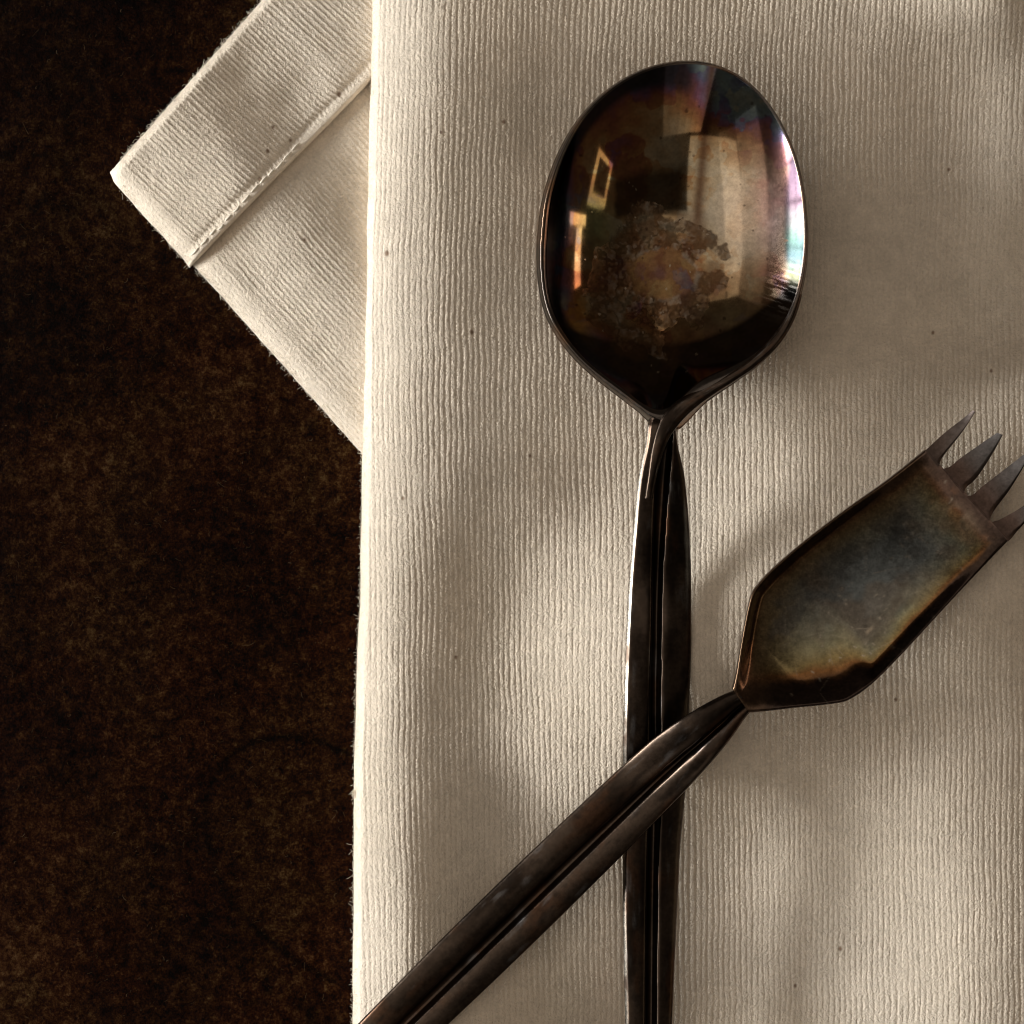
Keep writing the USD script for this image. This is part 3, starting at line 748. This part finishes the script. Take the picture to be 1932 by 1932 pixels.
q = 0.55 * (0.5 - 0.5 * np.cos(np.linspace(0, np.pi, nq))) + 0.45 * np.linspace(0, 1, nq)
hxp = Ls[:, None, 0] + (Rs - Ls)[:, None, 0] * q
hyp = Ls[:, None, 1] + (Rs - Ls)[:, None, 1] * q
pts = np.stack([hxp.ravel(), hyp.ravel()], 1)


def dense(c):
    t = np.linspace(0, len(c) - 1, 1500)
    return PchipInterpolator(np.arange(len(c)), c)(t)


dL = cKDTree(dense(FL)).query(pts)[0].reshape(hxp.shape)
dR = cKDTree(dense(FR)).query(pts)[0].reshape(hxp.shape)
dB = cKDTree(dense(FR[:6])).query(pts)[0].reshape(hxp.shape)
dE = cKDTree(np.stack([np.linspace(1748, 1905, 300), np.linspace(848, 1020, 300)], 1)).query(pts)[0].reshape(hxp.shape)
back = smoothstep(1500, 1700, 0.74 * hxp - 0.67 * hyp + 1340)   # unused blend kept smooth
wl, wr = 28.0, 27.0
bottom = smoothstep(48, 0, dB - dR)                        # where the nearest right side is the short rear wall
wrr = wr + (62 - wr) * bottom
near_neck = smoothstep(0, 3.0, tt)[:, None]
wall = np.maximum(smoothstep(1, 0, dL / wl) ** 1.4, smoothstep(1, 0, dR / wrr) ** 1.3)
fade = smoothstep(12.0, 8.2, tt)[:, None]
zh = zs[:, None] - 0.0030 * near_neck * (1 - wall * fade) * (0.2 + 0.8 * fade) * 0.85
edge_d = np.minimum(dL, dR)
zh = zh - 0.0006 * (1 - np.sqrt(np.clip(1 - np.clip(1 - edge_d / 6.0, 0, 1) ** 2, 0, 1)))
zh = zh - 0.0009 * near_neck * fade * np.clip(1 - (2 * q[None] - 1) ** 2, 0, 1)
ax = n2(hxp, hyp, 40, 90, 3)
topv = P(hxp, hyp, np.broadcast_to(zs[:, None], hxp.shape)); topv[..., 2] = zh
dmin = np.minimum(dL, dR * wr / wrr)
ed = np.minimum(dmin, dE * 0.75)
film = ed + 20 * (n2(hxp, hyp, 60, 91, 4) - 0.5) + 26 * smoothstep(24, 60, ed) * (n2(hxp, hyp, 90, 97, 4) - 0.5)
col = palette(film, [(0, (0.050, 0.036, 0.030)), (18, (0.050, 0.032, 0.024)), (25, (0.22, 0.105, 0.040)), (32, (0.30, 0.225, 0.10)), (44, (0.285, 0.265, 0.165)), (62, (0.225, 0.240, 0.200)), (92, (0.160, 0.178, 0.180))])
rear = smoothstep(1580, 1430, hxp) * smoothstep(1060, 1180, hyp)
col = mixc(col, (0.29, 0.215, 0.095), 0.70 * rear * smoothstep(25, 45, film))
upper = smoothstep(105, 25, dL + 60 * (ax - 0.5))
col = mixc(col, (0.13, 0.080, 0.048), 0.72 * upper)
tan = np.exp(-((hxp - 1815) / 48.0) ** 2 - ((hyp - 985) / 42.0) ** 2) * smoothstep(0.36, 0.56, n2(hxp, hyp, 34, 111, 4))
col = mixc(col, (0.40, 0.345, 0.25), 0.65 * tan)
dark = smoothstep(0.50, 0.60, n2(hxp, hyp, 55, 112, 5)) * smoothstep(40, 70, film)
col = mixc(col, (0.105, 0.105, 0.10), 0.6 * dark)
brown = smoothstep(0.46, 0.62, n2(hxp, hyp, 75, 98, 4)) * smoothstep(20, 40, film)
col = mixc(col, (0.19, 0.135, 0.085), 0.40 * brown)
pink = smoothstep(70, 10, dE + 30 * (n2(hxp, hyp, 30, 92, 3) - 0.5)) * smoothstep(12, 80, dL) * smoothstep(10, 36, dR)
col = mixc(col, (0.27, 0.165, 0.125), 0.45 * pink)
rust = smoothstep(0.52, 0.66, n2(hxp, hyp, 22, 99, 3)) * smoothstep(90, 20, dE) * smoothstep(30, 80, dL)
col = mixc(col, (0.38, 0.19, 0.10), 0.4 * rust)
root = smoothstep(34, 4, dE + 14 * (n2(hxp, hyp, 14, 120, 3) - 0.5))
col = mixc(col, (0.115, 0.080, 0.066), 0.85 * root)
col = col * (0.52 + 1.05 * n2(hxp, hyp, 13, 93, 4))[..., None]
rough = 0.15 + 0.15 * n2(hxp, hyp, 40, 94, 3)
frng = np.random.default_rng(33)
for k in range(70):                                        # scratches and pale specks
    x0, y0 = frng.uniform(1480, 1840), 0
    y0 = 1150 + frng.normal(0, 75) - (x0 - 1600) * 0.85
    if k < 14:
        x0, y0 = 1615 + frng.normal(0, 40), 1215 + frng.normal(0, 26)
    an, ln = frng.uniform(0, np.pi), frng.choice([1.0, 1.5, 2.0, 6.0, 14.0, 24.0])
    u = (hxp - x0) * math.cos(an) + (hyp - y0) * math.sin(an); w = -(hxp - x0) * math.sin(an) + (hyp - y0) * math.cos(an)
    k_ = np.exp(-(np.maximum(np.abs(u) - ln, 0) / 1.5) ** 2 - (w / (0.7 if ln > 5 else 1.6)) ** 2)
    col = mixc(col, (0.50, 0.44, 0.36), (0.28 if ln > 5 else 0.55) * k_)
chip = np.exp(-(((hxp - 1646) + (hyp - 1191)) / 1.414 / 3.0) ** 2 - (((hxp - 1646) - (hyp - 1191)) / 1.414 / 8.0) ** 2)
col = mixc(col, (0.70, 0.60, 0.46), chip); rough = rough + 0.3 * chip
botv = topv[:, ::-1].copy()
botv[..., 2] -= 0.0013
allv = np.concatenate([topv, botv], 1)
col2 = np.concatenate([col, np.broadcast_to((0.09, 0.07, 0.06), col.shape)], 1)
rg2 = np.concatenate([rough, np.full(rough.shape, 0.3)], 1)
n, m = allv.shape[:2]
f = grid_faces(n, m, True)
tri = np.vstack([f[:, [0, 1, 2]], f[:, [0, 2, 3]]])
endcap = []
for r0 in (0, (n - 1) * m):
    for k in range(nq - 1):
        a_, b_, c_, d_ = r0 + k, r0 + k + 1, r0 + m - 2 - k, r0 + m - 1 - k
        endcap += [(a_, b_, c_), (a_, c_, d_)] if r0 else [(a_, c_, b_), (a_, d_, c_)]
tri = np.vstack([tri, endcap])
hv = np.vstack([allv.reshape(-1, 3), allv[0], allv[-1]])
ec = np.array(endcap)
ec = np.where(ec < m, ec + n * m, ec - (n - 1) * m + n * m + m)
tri = np.vstack([tri[:len(tri) - len(endcap)], ec])
col2 = np.vstack([col2.reshape(-1, 3), col2[0], col2[-1]])
rg2 = np.concatenate([rg2.ravel(), rg2[0], rg2[-1]])
mesh('/World/fork/head', hv, orient(hv, tri), 'tarnished_fork', color=col2, rough=rg2, smooth=True)

tines = [
    ([(1748, 848), (1784, 815.6), (1817, 790), (1836, 774)], [(1770, 875), (1781, 861), (1817, 815), (1841.5, 777)]),
    ([(1785, 886), (1809.7, 866.5), (1846, 841), (1882.5, 816)], [(1817, 926), (1839, 907), (1868, 866), (1893, 821)]),
    ([(1830, 938), (1850, 921), (1893, 888), (1938, 853)], [(1866, 977), (1878, 962), (1905, 926), (1946, 857)]),
    ([(1878, 986), (1893, 977), (1932, 954), (1979, 903)], [(1905, 1019), (1917, 1006), (1932, 990), (1987, 909)]),
]
CUT, OUT = np.array([157, 172.0]) / 232.9, np.array([172, -157.0]) / 232.9
for k, (l, r) in enumerate(tines):                         # filleted roots
    l0, r0 = np.array(l[0]), np.array(r[0])
    fa, fb = (0 if k == 0 else 4.0), (0 if k == 3 else 4.0)
    l[:1] = [tuple(l0 - CUT * fa - OUT * 4), tuple(l0 - CUT * fa * 0.9), tuple(l0 - CUT * fa * 0.25 + OUT * 4)]
    r[:1] = [tuple(r0 + CUT * fb - OUT * 4), tuple(r0 + CUT * fb * 0.9), tuple(r0 + CUT * fb * 0.25 + OUT * 4)]


def tine_prof(w, q, t):
    crest = 0.80
    z = np.where(q < crest, -0.00030 * (np.maximum(crest - q, 0) / crest) ** 1.6, -0.00060 * (np.maximum(q - crest, 0) / (1 - crest)) ** 1.8)
    return z * smoothstep(0.0, 0.25, t) - 0.00003


def tine_color(seed, grey):
    def fn(px, py, q, t):
        a = n2(px, py, 22, seed, 4)
        c = mixc((0.125, 0.095, 0.080), (0.215, 0.205, 0.205), np.clip(grey * smoothstep(0.12, 0.85, t) + 0.5 * (a - 0.5), 0, 1))
        c = mixc(c, (0.25, 0.145, 0.11), 0.35 * smoothstep(0.45, 0.15, t) * grey)
        return c * (0.50 + 0.5 * a)[..., None], 0.36 + 0.1 * a
    return fn


for k, (l, r) in enumerate(tines):
    loft('/World/fork/tine' + ('_%03d' % k if k else ''), l, r, np.array([10.80, 10.80, 10.82, 10.95, 11.4, 12.1]) * 1e-3 + FRISE, tine_prof, 'tarnished_fork', tine_color(500 + k, [0.25, 1.0, 1.0, 0.9][k]), steps=70, thick=np.linspace(0.0013, 0.0008, 70))

fu = np.array([(1398, 1302), (1382, 1303), (1347.6, 1319), (1294, 1351), (1248, 1381.5), (1201.7, 1421), (1155, 1462.5), (1086, 1521), (1040, 1577), (940, 1672), (836, 1769.6), (752, 1852), (676, 1932), (560, 2055)])
fd = np.array([(1424, 1338), (1411, 1347), (1394, 1377), (1352, 1430), (1313, 1473), (1268, 1519), (1230, 1557), (1175, 1614), (1138, 1660), (1018, 1773), (909, 1871.5), (847, 1932), (765, 2008), (640, 2125)])
A0, A1 = np.array([1408.0, 1324.0]), np.array([600.0, 2090.0])
AD = (A1 - A0) / np.linalg.norm(A1 - A0); AN = np.array([AD[1], -AD[0]])
ss = np.array([0, 20, 60, 110, 170, 250, 360, 480, 600, 740, 880, 1000, 1110.0])


def across(p):
    s_, d_ = (p - A0) @ AD, (p - A0) @ AN
    g_ = np.arange(-20, 1131, 5.0)
    far = np.polyval(np.polyfit(s_[s_ > 120], d_[s_ > 120], 2), g_)          # the long straight taper
    o_ = np.argsort(s_)
    near = gaussian_filter(np.interp(g_, s_[o_], d_[o_]), 3)
    return near + (far - near) * smoothstep(120, 330, g_)


grid_s = np.arange(-20, 1131, 5.0)
du_, dd_ = across(fu), across(fd)
fl = [tuple(A0 + AD * q_ + AN * np.interp(q_, grid_s, du_)) for q_ in ss]
fr = [tuple(A0 + AD * q_ + AN * np.interp(q_, grid_s, dd_)) for q_ in ss]
cross = float(np.interp(1450, [p[1] for p in sl], sz)) + 0.0020
fz = np.interp(ss, [0, 30, 110, 225, 400, 700, 1110], [FZ[0] - 0.0002, FZ[0], max(cross, FZ[0]) + 0.0002, cross + 0.0001, cross - 0.0011, cross - 0.0030, cross - 0.0048])
fz = gaussian_filter(resting(fz, fl, fr, 0.0022), 0.7)
gl_f = PchipInterpolator([0, 0.08, 0.2, 0.5, 1.0], [0.62, 0.56, 0.50, 0.44, 0.44])
gr_f = PchipInterpolator([0, 0.08, 0.2, 0.5, 1.0], [0.68, 0.66, 0.62, 0.60, 0.62])
loft('/World/fork/handle', fl, fr, fz, grooved(gl_f, gr_f, 0.0009, 0.0009, 2.8), 'tarnished_handle', handle_color(450), steps=320, thick=0.0022)
